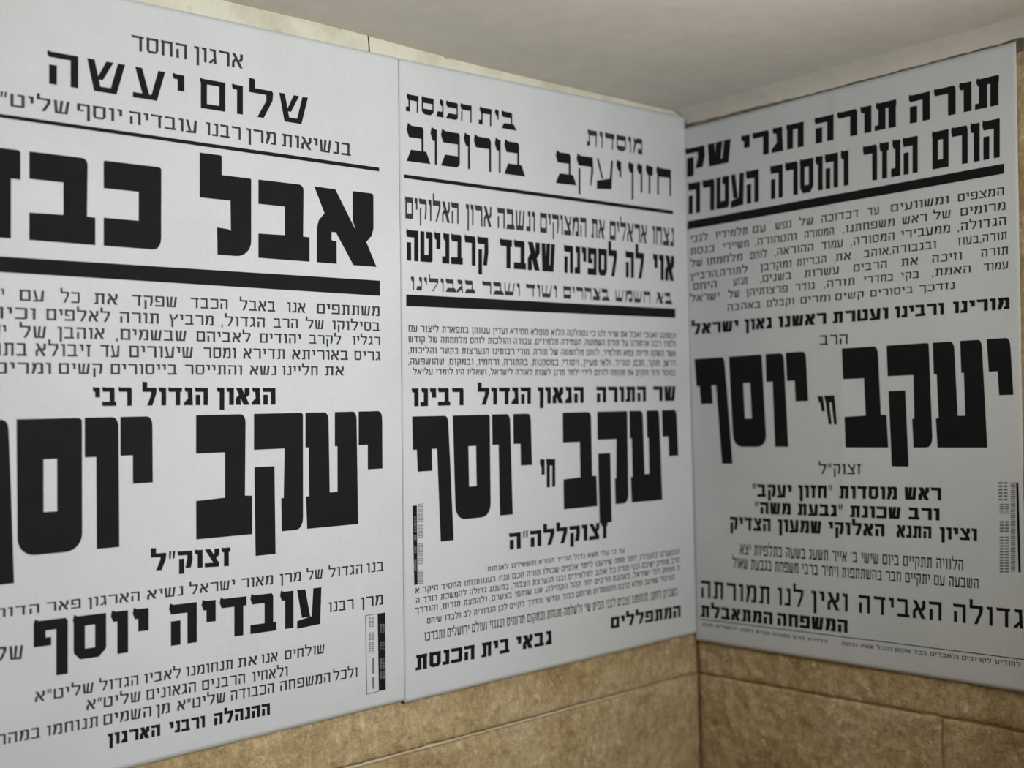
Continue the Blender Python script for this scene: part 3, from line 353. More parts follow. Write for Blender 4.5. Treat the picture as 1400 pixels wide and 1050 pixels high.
P3 = [
('heading','M',[("תורה",[3073,21084,4058,21083,4053,20781,3067,20789]),("תורה",[1917,21086,2939,21084,2933,20790,1910,20799]),("חגרי",[898,21087,1781,21086,1774,20800,890,20807]),("שק",[49,21088,745,21087,737,20808,40,20813])]),
('heading','M',[("הורם",[3327,20647,4056,20646,4049,20256,3319,20258]),("הנזר",[2522,20648,3173,20647,3165,20258,2513,20260]),("והוסרה",[1304,20650,2343,20648,2334,20260,1293,20263]),("העטרה",[76,20651,1146,20650,1136,20263,63,20266])]),
('rule','Q',[("",[61,20182,4087,20184,4086,20085,57,20078])]),
('text_line','S',[("המצפים",[3597,19956,4083,19951,4082,19873,3595,19877]),("ומשוועים",[2839,19964,3499,19957,3497,19878,2837,19884]),("עד",[2560,19966,2701,19965,2699,19885,2558,19886]),("דכדוכה",[1974,19972,2449,19968,2447,19887,1972,19891]),("של",[1683,19975,1872,19973,1870,19892,1681,19894]),("נפש",[1357,19979,1578,19976,1576,19895,1355,19896]),("עם",[1035,19982,1219,19980,1217,19898,1032,19899]),("תלמידיו",[478,19988,960,19983,957,19900,476,19904]),("לגבי",[96,19992,359,19989,356,19905,93,19907])]),
('text_line','S',[("מרומים",[3622,19805,4094,19801,4093,19721,3620,19725]),("של",[3325,19808,3518,19806,3517,19726,3323,19727]),("ראש",[2972,19811,3253,19808,3251,19728,2970,19730]),("משפחתנו,",[2252,19817,2881,19812,2880,19731,2250,19736]),("המסורה",[1748,19822,2137,19818,2135,19737,1746,19741]),("והטהורה,",[1068,19827,1644,19822,1642,19742,1065,19746]),("משיירי",[591,19832,974,19828,972,19747,589,19751]),("כנסת",[91,19836,454,19833,451,19752,88,19755])]),
('text_line','S',[("הגדולה,",[3591,19656,4099,19652,4098,19569,3590,19573]),("ממעבירי",[2954,19661,3507,19657,3506,19574,2952,19578]),("המסורה,",[2345,19666,2878,19662,2876,19578,2344,19582]),("עמוד",[1966,19669,2248,19667,2246,19583,1964,19585]),("ההוראה,",[1338,19674,1864,19670,1862,19586,1336,19590]),("לוחם",[989,19676,1229,19674,1227,19590,986,19592]),("מלחמתו",[329,19681,875,19677,873,19593,327,19597]),("של",[86,19683,269,19682,266,19597,83,19599])]),
('text_line','S',[("תורה,בעוז",[3588,19504,4102,19501,4101,19423,3587,19425]),("ובגבורה,אוהב",[2502,19509,3348,19505,3346,19426,2500,19430]),("את",[2152,19511,2342,19510,2340,19430,2150,19431]),("הבריות",[1636,19513,2029,19511,2027,19432,1634,19433]),("ומקרבן",[1133,19516,1566,19514,1563,19434,1130,19435]),("לתורה,הרביץ",[80,19521,946,19517,944,19436,78,19439])]),
('text_line','S',[("תורה",[3833,19352,4113,19349,4111,19271,3832,19273]),("וזיכה",[3301,19357,3627,19354,3626,19275,3300,19278]),("את",[2947,19361,3141,19359,3139,19279,2946,19281]),("הרבים",[2371,19367,2780,19363,2778,19283,2369,19286]),("עשרות",[1736,19373,2192,19369,2190,19288,1734,19292]),("בשנים,",[1129,19380,1562,19375,1560,19293,1127,19297]),("מגזע",[733,19384,942,19382,940,19298,731,19300]),("היחס",[117,19390,479,19386,477,19303,114,19306])]),
('text_line','S',[("עמוד",[3857,19204,4110,19201,4109,19128,3856,19130]),("האמת,",[3298,19210,3721,19205,3720,19131,3297,19134]),("בקי",[2944,19213,3153,19211,3151,19136,2942,19137]),("בחדרי",[2495,19218,2853,19214,2851,19138,2493,19141]),("תורה,",[1989,19224,2383,19219,2381,19141,1987,19145]),("גודר",[1611,19228,1870,19225,1868,19145,1609,19147]),("פרצותיהן",[919,19235,1505,19229,1503,19148,917,19153]),("של",[651,19238,824,19236,822,19154,649,19155]),("ישראל",[71,19244,514,19239,512,19156,69,19159])]),
('text_line','S',[("נזדכך",[3149,19053,3543,19049,3542,18979,3148,18982]),("ביסורים",[2571,19059,3075,19054,3074,18983,2569,18986]),("קשים",[2135,19064,2492,19060,2490,18987,2133,18989]),("ומרים",[1676,19068,2068,19064,2066,18989,1674,18992]),("וקבלם",[1212,19073,1589,19069,1587,18993,1210,18995]),("באהבה",[635,19079,1120,19074,1118,18996,632,18999])]),
('heading','M',[("מורינו",[3520,18845,4117,18838,4115,18718,3517,18722]),("ורבינו",[2860,18852,3420,18846,3418,18723,2858,18727]),("ועטרת",[2097,18861,2784,18853,2781,18728,2093,18732]),("ראשנו",[1363,18869,2013,18862,2010,18733,1359,18737]),("גאון",[882,18874,1280,18870,1276,18738,878,18741]),("ישראל",[80,18884,795,18875,791,18741,76,18746])]),
('text_line','S',[("הרב",[1921,18606,2282,18596,2279,18484,1919,18496])]),
('heading','B',[("י",[3873,18429,4116,18428,4160,17311,3932,17311]),("ע",[3288,18432,3838,18429,3861,17311,3304,17311]),("ק",[2753,18435,3242,18433,3266,17311,2769,17311]),("ב",[2205,18438,2704,18435,2749,17311,2225,17311]),("י",[1457,18435,1732,18435,1760,17319,1489,17320]),("ו",[1174,18435,1433,18435,1464,17320,1184,17320]),("ס",[634,18435,1119,18435,1160,17320,668,17320]),("ף",[110,18436,600,18435,644,17320,173,17320])]),
('heading','M',[("חי",[1872,17906,2095,17909,2122,17577,1927,17580])]),
('text_line','S',[("זצוק\"ל",[1870,17120,2410,17126,2408,17010,1867,17004])]),
('heading','M',[("ראש מוסדות \"חזון יעקב\"",[940,16863,3353,16884,3350,16748,936,16708])]),
('heading','M',[("ורב שכונת \"גבעת משה\"",[969,16646,3330,16660,3327,16531,965,16504])]),
('heading','M',[("וציון",[3326,16462,3737,16464,3735,16339,3323,16332]),("התנא",[2832,16460,3237,16462,3234,16331,2829,16324]),("האלוקי",[1980,16456,2689,16459,2686,16322,1976,16310]),("שמעון",[1292,16453,1890,16456,1886,16308,1288,16299]),("הצדיק",[592,16450,1195,16452,1191,16297,587,16287])]),
('text_line','T',[("הלוויה תתקיים ביום שישי ב' אייר תשעג בשעה בתלפיות יצא",[737,16117,3583,16127,3581,16018,733,15989])]),
('text_line','T',[("השבעה עם יתקיים חבר בהשתתפות ויתיר ברבי משפחת בגבעת שאול",[618,15939,3746,15941,3744,15837,614,15810])]),
('heading','L',[("גדולה",[3462,15653,4202,15662,4199,15469,3458,15456]),("האבידה",[2346,15640,3337,15652,3333,15453,2341,15435]),("ואין",[1732,15633,2216,15639,2211,15433,1727,15424]),("לנו",[1270,15627,1630,15632,1625,15422,1264,15415]),("תמורתה",[120,15614,1163,15626,1157,15413,113,15394])]),
('heading','M',[("המשפחה",[1251,15318,2209,15336,2205,15186,1247,15168]),("המתאבלת",[110,15297,1193,15317,1189,15167,105,15147])]),
('rule','Q',[("",[92,15120,4236,15159,4236,15151,92,15110])]),
('text_line','S',[("הלווית הרב המנוח מבית רחוב ירושלים תצא",[133,15070,1931,15071,1931,15034,131,15033])]),
('text_line','S',[("נא להודיע לקרובים ולמכרים בכל מקום ובכל שעה נכונה",[2119,15076,4288,15121,4287,15075,2118,15040])]),
('box_panel','Q',[("",[4153,16956,4175,16956,4186,16044,4162,16042])]),
('box_text','Q',[("",[3972,16957,4013,16960,4012,16940,3972,16938]),("",[4025,16958,4065,16961,4065,16942,4025,16939]),("",[3972,16922,4012,16926,4012,16906,3972,16904]),("",[4024,16924,4064,16927,4064,16908,4024,16905]),("",[3971,16888,4011,16892,4011,16872,3971,16869]),("",[4024,16890,4064,16893,4063,16874,4024,16871]),("",[3971,16854,4011,16858,4010,16838,3970,16835]),("",[4023,16855,4063,16859,4063,16840,4023,16837]),("",[3970,16820,4010,16823,4010,16804,3970,16801]),("",[4023,16821,4063,16825,4062,16806,4022,16803]),("",[3969,16785,4010,16789,4009,16770,3969,16767]),("",[4022,16787,4062,16791,4062,16772,4022,16768]),("",[3981,16732,4022,16736,4022,16723,3981,16720]),("",[4035,16734,4076,16738,4075,16725,4035,16722]),("",[3981,16710,4022,16714,4021,16701,3980,16698]),("",[4034,16712,4075,16716,4075,16703,4034,16700]),("",[3980,16688,4021,16692,4021,16679,3980,16676]),("",[4034,16690,4075,16694,4075,16681,4034,16678]),("",[3980,16666,4021,16670,4021,16657,3980,16654]),("",[4034,16668,4074,16672,4074,16659,4033,16656]),("",[3979,16644,4020,16648,4020,16635,3979,16632]),("",[4033,16646,4074,16650,4074,16637,4033,16634]),("",[3978,16554,4019,16558,4019,16540,3978,16536]),("",[4032,16556,4073,16560,4072,16542,4031,16539]),("",[3977,16522,4018,16526,4018,16508,3977,16504]),("",[4031,16524,4072,16529,4072,16511,4031,16507]),("",[3977,16490,4018,16494,4018,16476,3976,16472]),("",[4031,16493,4071,16497,4071,16479,4030,16475]),("",[3976,16458,4017,16463,4017,16444,3976,16441]),("",[4030,16461,4071,16466,4071,16447,4030,16443]),("",[3975,16394,4016,16399,4016,16382,3975,16378]),("",[4029,16397,4070,16402,4070,16385,4029,16381]),("",[3975,16365,4016,16370,4015,16353,3974,16349]),("",[4029,16368,4069,16373,4069,16356,4028,16352]),("",[3974,16336,4015,16340,4015,16323,3974,16319]),("",[4028,16339,4069,16344,4069,16327,4028,16323]),("",[3974,16306,4015,16311,4014,16294,3973,16290]),("",[4028,16309,4068,16314,4068,16297,4027,16293]),("",[3973,16277,4014,16282,4014,16265,3973,16260]),("",[4027,16280,4068,16285,4068,16268,4027,16264]),("",[3973,16247,4014,16252,4013,16235,3972,16231]),("",[4027,16251,4067,16256,4067,16239,4026,16235]),("",[3972,16218,4013,16223,4013,16206,3972,16202]),("",[4026,16221,4067,16227,4067,16210,4026,16205]),("",[3972,16188,4013,16194,4012,16177,3971,16172]),("",[4026,16192,4066,16197,4066,16180,4025,16176]),("",[3971,16159,4012,16164,4012,16147,3971,16143]),("",[4025,16163,4066,16168,4066,16151,4025,16147]),("",[3971,16129,4012,16135,4011,16118,3970,16113]),("",[4025,16133,4065,16139,4065,16122,4024,16117]),("",[3970,16100,4011,16106,4011,16088,3970,16084]),("",[4024,16104,4065,16110,4065,16092,4024,16088]),("",[3970,16070,4011,16076,4010,16059,3969,16054]),("",[4024,16075,4064,16080,4064,16063,4023,16059]),("",[3969,16041,4010,16047,4010,16030,3969,16025]),("",[4023,16045,4064,16051,4064,16034,4023,16029]),("",[4098,16954,4146,16958,4145,16946,4098,16944]),("",[4098,16935,4145,16939,4145,16927,4097,16924]),("",[4097,16916,4145,16919,4145,16907,4097,16905]),("",[4097,16896,4145,16900,4144,16888,4097,16886]),("",[4097,16877,4144,16881,4144,16869,4096,16866]),("",[4096,16858,4144,16861,4144,16849,4096,16847]),("",[4096,16838,4144,16842,4143,16830,4096,16827]),("",[4096,16819,4143,16823,4143,16811,4095,16808]),("",[4095,16799,4143,16803,4143,16791,4095,16789]),("",[4095,16780,4143,16784,4143,16772,4095,16769]),("",[4095,16761,4142,16765,4142,16752,4095,16750]),("",[4094,16741,4142,16745,4142,16733,4094,16730]),("",[4094,16722,4142,16726,4142,16714,4094,16711]),("",[4094,16702,4141,16707,4141,16694,4094,16692]),("",[4093,16683,4141,16687,4141,16675,4093,16672]),("",[4093,16663,4141,16668,4141,16656,4093,16653]),("",[4093,16644,4140,16648,4140,16636,4093,16633]),("",[4092,16625,4140,16629,4140,16617,4092,16614]),("",[4092,16605,4140,16610,4140,16598,4092,16594]),("",[4092,16586,4139,16590,4139,16578,4092,16575]),("",[4091,16566,4139,16571,4139,16559,4091,16556]),("",[4091,16547,4139,16552,4139,16539,4091,16536]),("",[4091,16527,4139,16532,4138,16520,4091,16517]),("",[4091,16522,4138,16527,4138,16515,4090,16512]),("",[4090,16503,4138,16508,4138,16496,4090,16492]),("",[4090,16484,4138,16488,4138,16476,4090,16473]),("",[4090,16464,4137,16469,4137,16457,4090,16453]),("",[4089,16445,4137,16450,4137,16438,4089,16434]),("",[4089,16425,4137,16430,4137,16418,4089,16414]),("",[4089,16406,4137,16411,4136,16399,4089,16395]),("",[4088,16386,4136,16391,4136,16379,4088,16376]),("",[4088,16367,4136,16372,4136,16360,4088,16356]),("",[4088,16347,4136,16353,4135,16341,4088,16337]),("",[4087,16328,4135,16333,4135,16321,4087,16317]),("",[4087,16308,4135,16314,4135,16302,4087,16298]),("",[4087,16289,4135,16294,4134,16282,4087,16278]),("",[4086,16269,4134,16275,4134,16263,4086,16259]),("",[4086,16250,4134,16256,4134,16243,4086,16239]),("",[4086,16230,4134,16236,4133,16224,4086,16220]),("",[4085,16211,4133,16217,4133,16205,4085,16200]),("",[4085,16191,4133,16197,4133,16185,4085,16181]),("",[4085,16172,4133,16178,4132,16166,4085,16161]),("",[4084,16152,4132,16158,4132,16146,4084,16142]),("",[4084,16133,4132,16139,4132,16127,4084,16122]),("",[4084,16113,4132,16119,4131,16107,4084,16103]),("",[4083,16094,4131,16100,4131,16088,4083,16083]),("",[4083,16074,4131,16081,4131,16068,4083,16064]),("",[4083,16055,4131,16061,4130,16049,4083,16044])]),
]
SHEET = {1: [-9250, 21423, -4527, 21441, -4757, 14939, -9310, 14897], 2: [-4593, 21437, -48, 21497, -72, 14935, -4795, 14916], 3: [27, 21351, 4227, 21369, 4222, 14817, -19, 14832]}

def block(ch):
    """ultra-bold block letters, unit box"""
    def r(x, y, rx, ry, q, n=4):             # rounded corner points; q = quadrant centre direction
        a0 = {'tr': 90, 'br': 0, 'bl': 270, 'tl': 180}[q]
        return [(x + rx * math.cos(math.radians(a0 - 90 * t / n)), y + ry * math.sin(math.radians(a0 - 90 * t / n))) for t in range(n + 1)]
    if ch == 'י': return [[[(0, 1)] + r(.82, .93, .17, .07, 'tr') + [(1, .48), (.38, .48), (.38, .70), (0, .70)]]]
    if ch == 'ו': return [[[(0, 1)] + r(.80, .93, .18, .07, 'tr') + [(1, 0), (.34, 0), (.33, .70), (0, .70)]]]
    if ch == 'ע': return [[[(0, 1)] + r(.35, .93, .08, .07, 'tr') + [(.45, .30), (.60, .30), (.60, .70), (.55, .70), (.55, 1)] + r(.90, .93, .07, .07, 'tr') + [(1, 0), (.03, 0), (.01, .28), (.07, .28), (.06, .70), (0, .70)]]]
    if ch == 'ק': return [[[(0, 1), (.97, 1), (1, .985)] + r(.86, .10, .14, .10, 'br') + [(.56, 0), (.55, .28), (.60, .28), (.62, .70), (0, .70)]],
                          [[(.01, .555), (.41, .555), (.43, -.185), (.03, -.185)]]]
    if ch == 'ב': return [[[(0, 1)] + r(.79, .93, .09, .07, 'tr') + [(.87, .325), (1, .32), (1, 0), (0, 0), (0, .31), (.51, .32), (.51, .69), (0, .69)]]]
    if ch == 'כ': return [[[(0, .99), (.02, 1), (.96, 1), (1, .98)] + r(.86, .14, .14, .14, 'br') + [(0, 0), (0, .33), (.60, .33), (.60, .675), (0, .675)]]]
    if ch == 'ס': return [[[(0, 1), (.95, 1), (1, .985)] + r(.74, .13, .26, .13, 'br', 6) + r(.27, .13, .26, .13, 'bl', 6)],
                          [(.40, .70), (.61, .70), (.61, .31), (.40, .31)]]
    if ch == 'ף': return [[[(0, 1)] + r(.84, .93, .09, .07, 'tr') + [(.96, .5), (1, -.19), (.66, -.19), (.62, .69), (.48, .69), (.48, .485), (.11, .485), (.10, .69), (0, .69)]]]
    if ch == 'ל': return [[[(0, 1.245), (.40, 1.245), (.42, 1.23), (.42, 1), (.98, 1), (1, .985)] + r(.70, .20, .30, .20, 'br', 6) + [(.34, 0), (.33, .34), (.55, .33), (.60, .31), (.59, .69), (0, .69)]]]
    if ch == 'א': return [[[(0, 1), (.33, .995), (.66, .47), (.61, .60), (.61, 1), (.92, 1), (.95, .985), (.95, .52), (.92, .42), (.83, .33), (1, 0), (.62, 0), (.34, .42), (.27, .42), (.27, .31), (.35, .30), (.35, 0), (.04, 0), (.04, .46), (.07, .56), (.16, .66)]]]
    if ch == 'ד': return [[[(0, 1), (.96, 1), (1, .98), (1, .67), (.85, .67), (.85, 0), (.50, 0), (.50, .67), (0, .67)]]]
    return []

def glyph(ch, H, V, slant=0.0, foot=0.0):
    """text letters drawn from strokes. H / V: thickness of horizontals / verticals, letter height 1.
    returns polygons (x to the right) and the width"""
    w = 0.66 + V * .55
    T = 1 - H
    D = max(V, H * .75) * 1.12
    bar = lambda x0, x1, y0, y1: [(x0, y1), (x1, y1), (x1, y0), (x0, y0)]
    def top(x0, x1, s=None):                       # headstroke with its raised left tip
        k = H * .30 if s is None else s
        return [(x0 + H * .12, 1 + k * .6), (x0 + H * .5, 1), (x1, 1), (x1, T), (x0 + H * .25, T), (x0, 1 - H * .4)]
    stem = lambda x, y0, y1: bar(x, x + V, y0, y1)
    if ch == 'א':
        D2 = D * 1.15
        return [[(0, 1), (D2, 1), (w, 0), (w - D2, 0)], [(w - V * 1.1, 1), (w, 1), (w, .62), (w - V * .8, .42), (w * .56, .50), (w - V * 1.1, .66)],
                [(0, 0), (V * 1.1, 0), (V * 1.0, .34), (w * .42, .50), (w * .30, .66), (0, .42)]], w
    if ch in 'בכ':
        x = w - (.10 if ch == 'ב' else 0)
        c = 0 if ch == 'ב' else .10
        p = [top(0, x - .04), [(x - V, .95), (x - .05, 1), (x, .93), (x, H * .5), (x - V, H * .5)]]
        p.append([(foot, H), (w, H), (w + foot, 0), (0, 0)] if ch == 'ב' else [(foot, H), (x, H), (x, c), (x - c, 0), (0, 0)])
        return p, w
    if ch == 'ג':
        w2 = w * .66
        return [top(0.04, w2 - .04), [(w2 - V - .06, .98), (w2 - .06, .98), (w2, 0), (w2 - V, 0)],
                [(0, 0), (V * .9, 0), (w2 - V * .6, .30), (w2 - V * .6, .30 + H), (0, H * .6)]], w2
    if ch == 'ד':
        return [top(0, w), stem(w - V - .10, 0, .95)], w
    if ch in 'הח':
        p = [top(0, w - .02), stem(w - V - .02, 0, .97)]
        p.append(stem(.05, 0, .97 if ch == 'ח' else .60))
        return p, w
    if ch == 'ו':
        w2 = V + .16
        return [top(0, w2), stem(w2 - V, 0, .97)], w2
    if ch == 'ז':
        w2 = V + .24
        return [top(0, w2), stem(w2 * .5 - V * .4, 0, .97)], w2
    if ch == 'ט':
        return [stem(0, .0, 1), [(0, H), (w, H), (w - .07, 0), (.05, 0)], stem(w - V, .05, .97), [(w * .48, 1), (w - .05, 1), (w, .95), (w, T), (w * .48, T)]], w
    if ch == 'י':
        w2 = V + .14
        return [top(0, w2), stem(w2 - V, .46, .97)], w2
    if ch == 'ך':
        return [top(0, w - .05), stem(w - V - .03, -.28, .97)], w - .03
    if ch == 'ל':
        A = 1.34
        return [[(0, A), (V, A - .03), (V, .97), (0, T)], bar(0, w - .05, T, 1), [(w - .04, 1), (w, .93), (w - .02, .66), (w * .36 + V, 0), (w * .36 - .02, 0), (w - V - .04, .62), (w - V - .04, T)]], w
    if ch == 'ם':
        return [top(0, w), stem(.03, 0, .97), stem(w - V, 0, .97), bar(.03, w, 0, H)], w
    if ch == 'מ':
        return [[(0.02, 1), (V + .02, 1), (V + .16, .60), (V * .9, 0), (0, 0), (.10, .62)], [(V * .7, .80), (w * .42, 1), (w - .08, 1), (w - .08, T), (w * .45, T), (V + .12, .58)],
                [(w - V - .02, T), (w - .08, 1), (w, .90), (w, H * .6), (w - V, H * .6)], bar(w * .52, w, 0, H)], w
    if ch == 'נ':
        w2 = w * .60
        return [top(w2 - V - .15, w2), stem(w2 - V, 0, .97), [(foot * .6, H), (w2, H), (w2, 0), (0, 0)]], w2
    if ch == 'ן':
        w2 = V + .16
        return [top(0, w2), stem(w2 - V, -.28, .97)], w2
    if ch == 'ס':
        return [top(0, w), [(.02, .97), (V + .02, .97), (V + .02, H * .9), (.20, 0), (.02, .20)], [(w - V, .97), (w, .97), (w, .20), (w - .18, 0), (w - V, H * .9)],
                [(.10, H), (w - .10, H), (w - .02, .16), (w - .18, 0), (.18, 0), (.02, .16)]], w
    if slant > .2 and ch == 'ש':
        W2 = w * 1.25
        return [[(0, 1), (V, 1), (V + .17, 0), (.17, 0)], [(W2 - V, 1), (W2, 1), (W2 - .22, 0), (W2 - V - .22, 0)], bar(.17, W2 - .22, 0, H),
                [(W2 * .5, 1), (W2 * .5 + V, 1), (.14 + V * 1.35, .38), (.14 + V * .5, .38)]], W2
    if slant > .2 and ch == 'ע':
        W2 = w * 1.12
        return [[(.06, 1), (V + .06, 1), (V + .26, H * .6), (.26, H * .6)], [(W2 - V, 1), (W2, 1), (W2 - .22, 0), (W2 - V - .22, 0)], bar(0, W2 - .22, 0, H)], W2
    if ch == 'ע':
        s = slant
        return [[(0, 1), (V, 1), (V + .14 + s, H), (.14 + s, H)], [(w - V, 1), (w, 1), (w - .03 - s * .6, 0), (w - V - .05 - s, 0)],
                [(0, H * .72), (w - V * .6 - s * .6, H * 1.15), (w - .03 - s * .6, 0), (0, -.04)]], w
    if ch == 'פ':
        return [top(.02, w - .04), [(w - V, .95), (w - .05, 1), (w, .93), (w, H * .5), (w - V, H * .5)], bar(0, w, 0, H), stem(.02, .46, .97), bar(.02, w * .52, .42, .42 + H * .8)], w
    if ch == 'ף':
        return [top(.02, w - .04), [(w - V, .95), (w - .05, 1), (w, .93), (w, -.28), (w - V, -.28)], stem(.02, .46, .97), bar(.02, w * .52, .42, .42 + H * .8)], w
    if ch == 'צ':
        return [[(0, 1), (D, 1), (w, H * .8), (w - D * .6, 0)], [(w - V, 1), (w, 1), (w, .66), (w * .68, .38), (w * .52, .56), (w - V, .72)], bar(0, w - .02, 0, H)], w
    if ch == 'ץ':
        return [[(0, 1), (V, 1), (V + .18, .42), (.22, .34)], [(w - V, 1), (w, 1), (w, .70), (w * .58, .44), (w * .5, .6), (w - V, .78)], stem(.20, -.28, .5)], w
    if ch == 'ק':
        return [top(0, w - .03), [(w - V - .02, .97), (w - .02, .97), (w, .5), (w - .10, .04), (w - V * 1.3 - .04, .04), (w - V - .02, .5)], stem(.08, -.28, .58)], w
    if ch == 'ר':
        return [top(0, w - .08), [(w - V - .03, .97), (w - .09, 1), (w - .03, .9), (w - .03, 0), (w - V - .03, 0)]], w - .03
    if ch == 'ש':
        W2 = w * 1.16; s = slant
        return [[(0, 1), (V, 1), (V + .06, 0), (.06, 0)], [(W2 - V, 1), (W2, 1), (W2 - .08 - s, 0), (W2 - V - .08 - s, 0)],
                bar(.06, W2 - .09 - s, 0, H), [(W2 * .5 - V * .5, 1), (W2 * .5 + V * .5, 1), (W2 * .46 + V * .4 - s, H * .5), (W2 * .46 - V * .5 - s, H * .5)]], W2
    if ch == 'ת':
        return [top(.04, w), stem(w - V - .02, 0, .97), stem(.14, 0, .97), [(0, 0), (.15, 0), (.15 + V * .5, H * .9), (0, H * .8)]], w + .02
    if ch == '"':
        return [[(.03, 1.06), (.15, 1.06), (.11, .62), (.03, .62)], [(.23, 1.06), (.35, 1.06), (.31, .62), (.23, .62)]], .36
    if ch == "'": return [[(.03, 1.06), (.15, 1.06), (.11, .62), (.03, .62)]], .17
    if ch == ',': return [[(.0, .14), (.15, .14), (.08, -.18), (0, -.18)]], .14
    if ch == '.': return [bar(0, .15, 0, .16)], .15
    if ch == ' ': return [], .34
    return [], .2

FONTS = {'M': (.235, .27, .02, 0), 'S': (.155, .165, .04, 0), 'T': (.17, .16, .03, 0), 'N': (.25, .13, .03, .06),
         'R': (.33, .075, .06, .15), 'L': (.17, .18, .30, 0)}
GAP = {'M': .12, 'S': .17, 'T': .16, 'N': .14, 'R': .15, 'L': .2}

def tess(poly):
    tri = tessellate_polygon([[Vector((x, y, 0)) for x, y in loop] for loop in poly])
    flat = [p for loop in poly for p in loop]
    return flat, tri

# height of the paper above the wall: soft waves, and the fold of the right-hand poster
def wave(side, u, z):
    s = 0 if side == 'L' else 30
    h = 0.0010 * noise.noise(Vector((u * 4.2 + s, z * 3.1, 1))) + 0.00035 * noise.noise(Vector((u * 13 + s, z * 9, 5)))
    if side == 'R':
        h += 0.0007 * max(0, 1 - abs(u - FOLD) / 0.010)
        h += 0.0016 * max(0, 1 - u / .05) ** 2
    else:
        h += 0.0004 * math.exp(-((u + .47) / .006) ** 2)
    return h
FOLD = 0.2195
BASE = {1: 0.0042, 2: 0.0048, 3: 0.0042}

CUTS = [.0125, .025, .0375, .05, FOLD - .010, FOLD - .005, FOLD, FOLD + .005, FOLD + .010]
def slice_u(poly):
    out, rest = [], poly
    for c in CUTS:
        us = [p[0] for p in rest]
        if max(us) <= c: break
        if min(us) >= c: continue
        lo, hi = [], []
        for i, p in enumerate(rest):
            q = rest[(i + 1) % len(rest)]
            (lo if p[0] <= c else hi).append(p)
            if (p[0] <= c) != (q[0] <= c):
                f = (c - p[0]) / (q[0] - p[0]); m = (c, p[1] + (q[1] - p[1]) * f)
                lo.append(m); hi.append(m)
        out.append(lo); rest = hi
    out.append(rest)
    return [p for p in out if len(p) > 2]

def build_lines(P, data, parent, origin):
    side = 'L' if P < 3 else 'R'; ax = L_AX if P < 3 else R_AX
    lines = []
    for name, font, runs in data:         # big lettering: one part per printed word
        if name == 'heading' and font != 'B': lines += [(name, font, [r]) for r in runs]
        else: lines.append((name, font, runs))
    for name, font, runs in lines:
        vs, fs = [], []
        lift = 0.00024 + (0.00014 if name == 'box_print' else 0)
        def put(quad, loops, tri=None):
            """loops in run coordinates (0..1, 0..1) mapped bilinearly onto the quad"""
            flat, tris = tess(loops)
            k = len(vs)
            (ax0, az0, bx, bz, cx, cz, dx, dz) = [q / 10000 for q in quad]
            for s, t in flat:
                tx, tz = ax0 + (bx - ax0) * s, az0 + (bz - az0) * s
                lx, lz = dx + (cx - dx) * s, dz + (cz - dz) * s
                u, z = lx + (tx - lx) * t, lz + (tz - lz) * t
                if P == 3: u = max(u, 0.0012)
                vs.append(ax(u, z, BASE[P] + wave(side, u, z) + lift))
            if P == 3:                       # follow the fold and the curl at the corner
                del vs[k:]
                uz = []
                for s, t in flat:
                    tx, tz = ax0 + (bx - ax0) * s, az0 + (bz - az0) * s
                    lx, lz = dx + (cx - dx) * s, dz + (cz - dz) * s
                    uz.append((max(lx + (tx - lx) * t, 0.0012), lz + (tz - lz) * t))
                for t in tris:
                    for piece in slice_u([uz[i] for i in t]):
                        k2 = len(vs)
                        for u, z in piece: vs.append(ax(u, z, BASE[P] + wave(side, u, z) + lift))
                        area2 = sum(piece[i][0] * piece[(i + 1) % len(piece)][1] - piece[(i + 1) % len(piece)][0] * piece[i][1] for i in range(len(piece)))
                        if abs(area2) < 1e-10: continue
                        idx = list(range(k2, k2 + len(piece)))
                        fs.append(tuple(idx if area2 > 0 else idx[::-1]))
                return
            for t in tris:
                a, b_, c_ = (vs[k + i] for i in t)
                e1 = Vector(b_) - Vector(a); e2 = Vector(c_) - Vector(a); n = e1.cross(e2)
                if n.length < 1e-12: continue
                good = (n.y < 0) if side == 'L' else (n.x < 0)
                fs.append(tuple(k + i for i in (t if good else t[::-1])))
        for text, quad in runs:
            if font == 'Q':
                n = 40 if name == 'rule' else 12
                horiz = abs(quad[2] - quad[0]) > abs(quad[7] - quad[1])
                for i in range(n):
                    a, b_ = i / n, (i + 1) / n
                    put(quad, [[(a, 1), (b_, 1), (b_, 0), (a, 0)]] if horiz else [[(0, b_), (1, b_), (1, a), (0, a)]])
                continue
            if font == 'B':
                for loops in block_parts(text): put(quad, loops)
                continue
            H, V, sl, ft = FONTS[font]; gap = GAP[font]
            gl = [glyph(c_, H, V, sl, ft) for c_ in reversed(text)]
            total = sum(g[1] for g in gl) + gap * (len(gl) - 1)
            x = 0.0
            for polys, w in gl:
                for p in polys: put(quad, [[((x + px) / total, py) for px, py in p]])
                x += w + gap
        mat = ink
        if name == 'text_line': mat = ink_fine
        if name in ('box_border', 'box_text'): mat = ink_grey
        if name == 'box_print': mat = ink_pale
        o = link_mesh(name, vs, fs, mat, parent, origin=origin)
        if name == 'heading' and font == 'B': o['label'] = 'largest heavy block Hebrew lettering'
        if name == 'box_panel': o['label'] = 'black upright panel of the small printer box'

def block_parts(ch):
    out = []
    if ch == 'ס':
        return [block('ס')[0] + [block('ס')[1]]]
    for part in block(ch): out.append([part[0]])
    return out

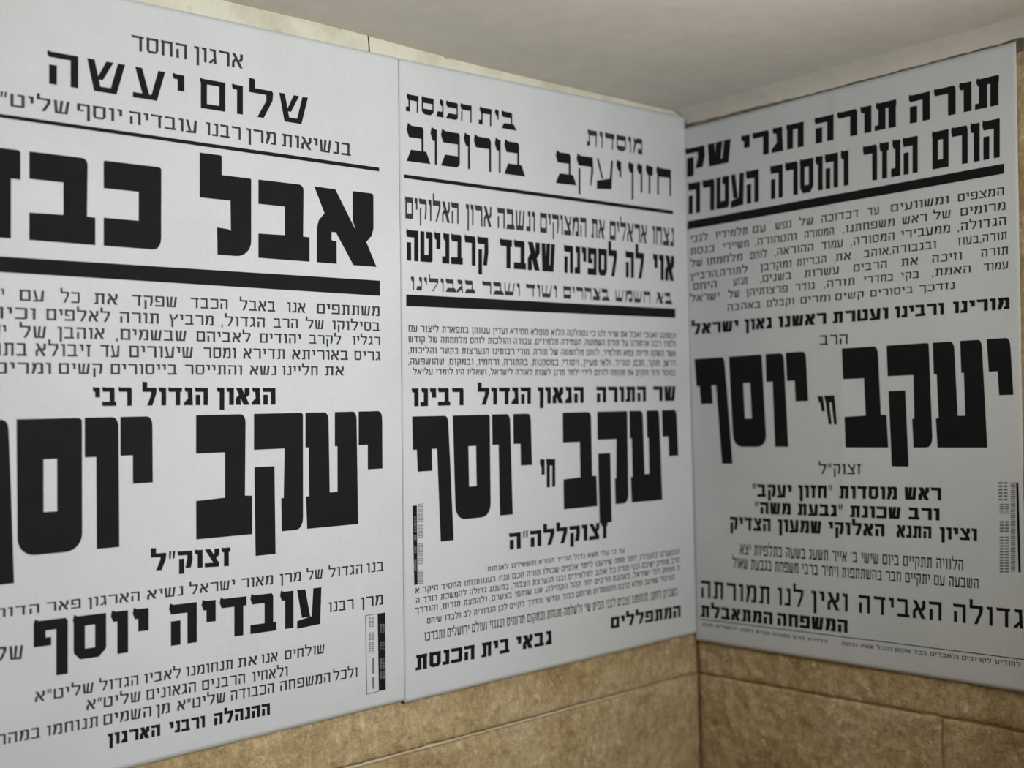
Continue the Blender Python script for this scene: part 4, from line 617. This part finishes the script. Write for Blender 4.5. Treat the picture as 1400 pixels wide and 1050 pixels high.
# ------------------------------------------------------------------ posters
def poster(P, name, label):
    side = 'L' if P < 3 else 'R'; ax = L_AX if P < 3 else R_AX
    q = [v / 10000 for v in SHEET[P]]
    if P == 2: q[2] = min(q[2], -0.003); q[4] = min(q[4], -0.004)
    if P == 3: q[0] = max(q[0], 0.0008); q[6] = max(q[6], 0.0008)
    cu = (q[4] + q[6]) / 2; cz = (q[5] + q[7]) / 2
    origin = ax(cu, cz, BASE[P])
    n, m = 120, 150
    vs, fs = [], []
    for j in range(m + 1):
        t = j / m
        for i in range(n + 1):
            s = i / n
            u = (q[6] + (q[4] - q[6]) * s) * (1 - t) + (q[0] + (q[2] - q[0]) * s) * t
            z = (q[7] + (q[5] - q[7]) * s) * (1 - t) + (q[1] + (q[3] - q[1]) * s) * t
            if j == 0: z += 0.0006 * noise.noise(Vector((u * 30, 2, P)))
            if i == 0 or i == n: u += 0.0003 * noise.noise(Vector((z * 25, 6, P)))
            vs.append(ax(u, z, BASE[P] + wave(side, u, z)))
    for j in range(m):
        for i in range(n):
            a = j * (n + 1) + i; fs.append((a, a + 1, a + n + 2, a + n + 1))
    # paper thickness: a back skin 0.15 mm behind
    k = len(vs)
    vs += [((x, y + 0.00015, z) if side == 'L' else (x + 0.00015, y, z)) for x, y, z in vs[:k]]
    fs += [tuple(k + i for i in reversed(f)) for f in fs[:n * m]]
    rim = [i for i in range(n + 1)] + [j * (n + 1) + n for j in range(1, m + 1)] \
        + [m * (n + 1) + i for i in range(n - 1, -1, -1)] + [j * (n + 1) for j in range(m - 1, 0, -1)]
    for i in range(len(rim)):
        a, b_ = rim[i], rim[(i + 1) % len(rim)]
        fs.append((a, a + k, b_ + k, b_))
    o = link_mesh(name, vs, fs, paper, smooth=False, origin=origin)
    o.data.polygons.foreach_set('use_smooth', [True] * (2 * n * m) + [False] * (len(fs) - 2 * n * m))
    o['label'] = label; o['category'] = 'poster'; o['group'] = 'Hebrew mourning posters pasted round the corner'
    return o, origin

labels = {1: 'white mourning poster with huge two-word black headline above a thick bar, left of the seam',
          2: 'white mourning poster in the middle, its right edge in the wall corner',
          3: 'shaded greyish mourning poster with a vertical fold, alone on the right wall'}
for P, data in ((1, P1), (2, P2), (3, P3)):
    o, org = poster(P, 'mourning_poster', labels[P])
    build_lines(P, data, o, org)
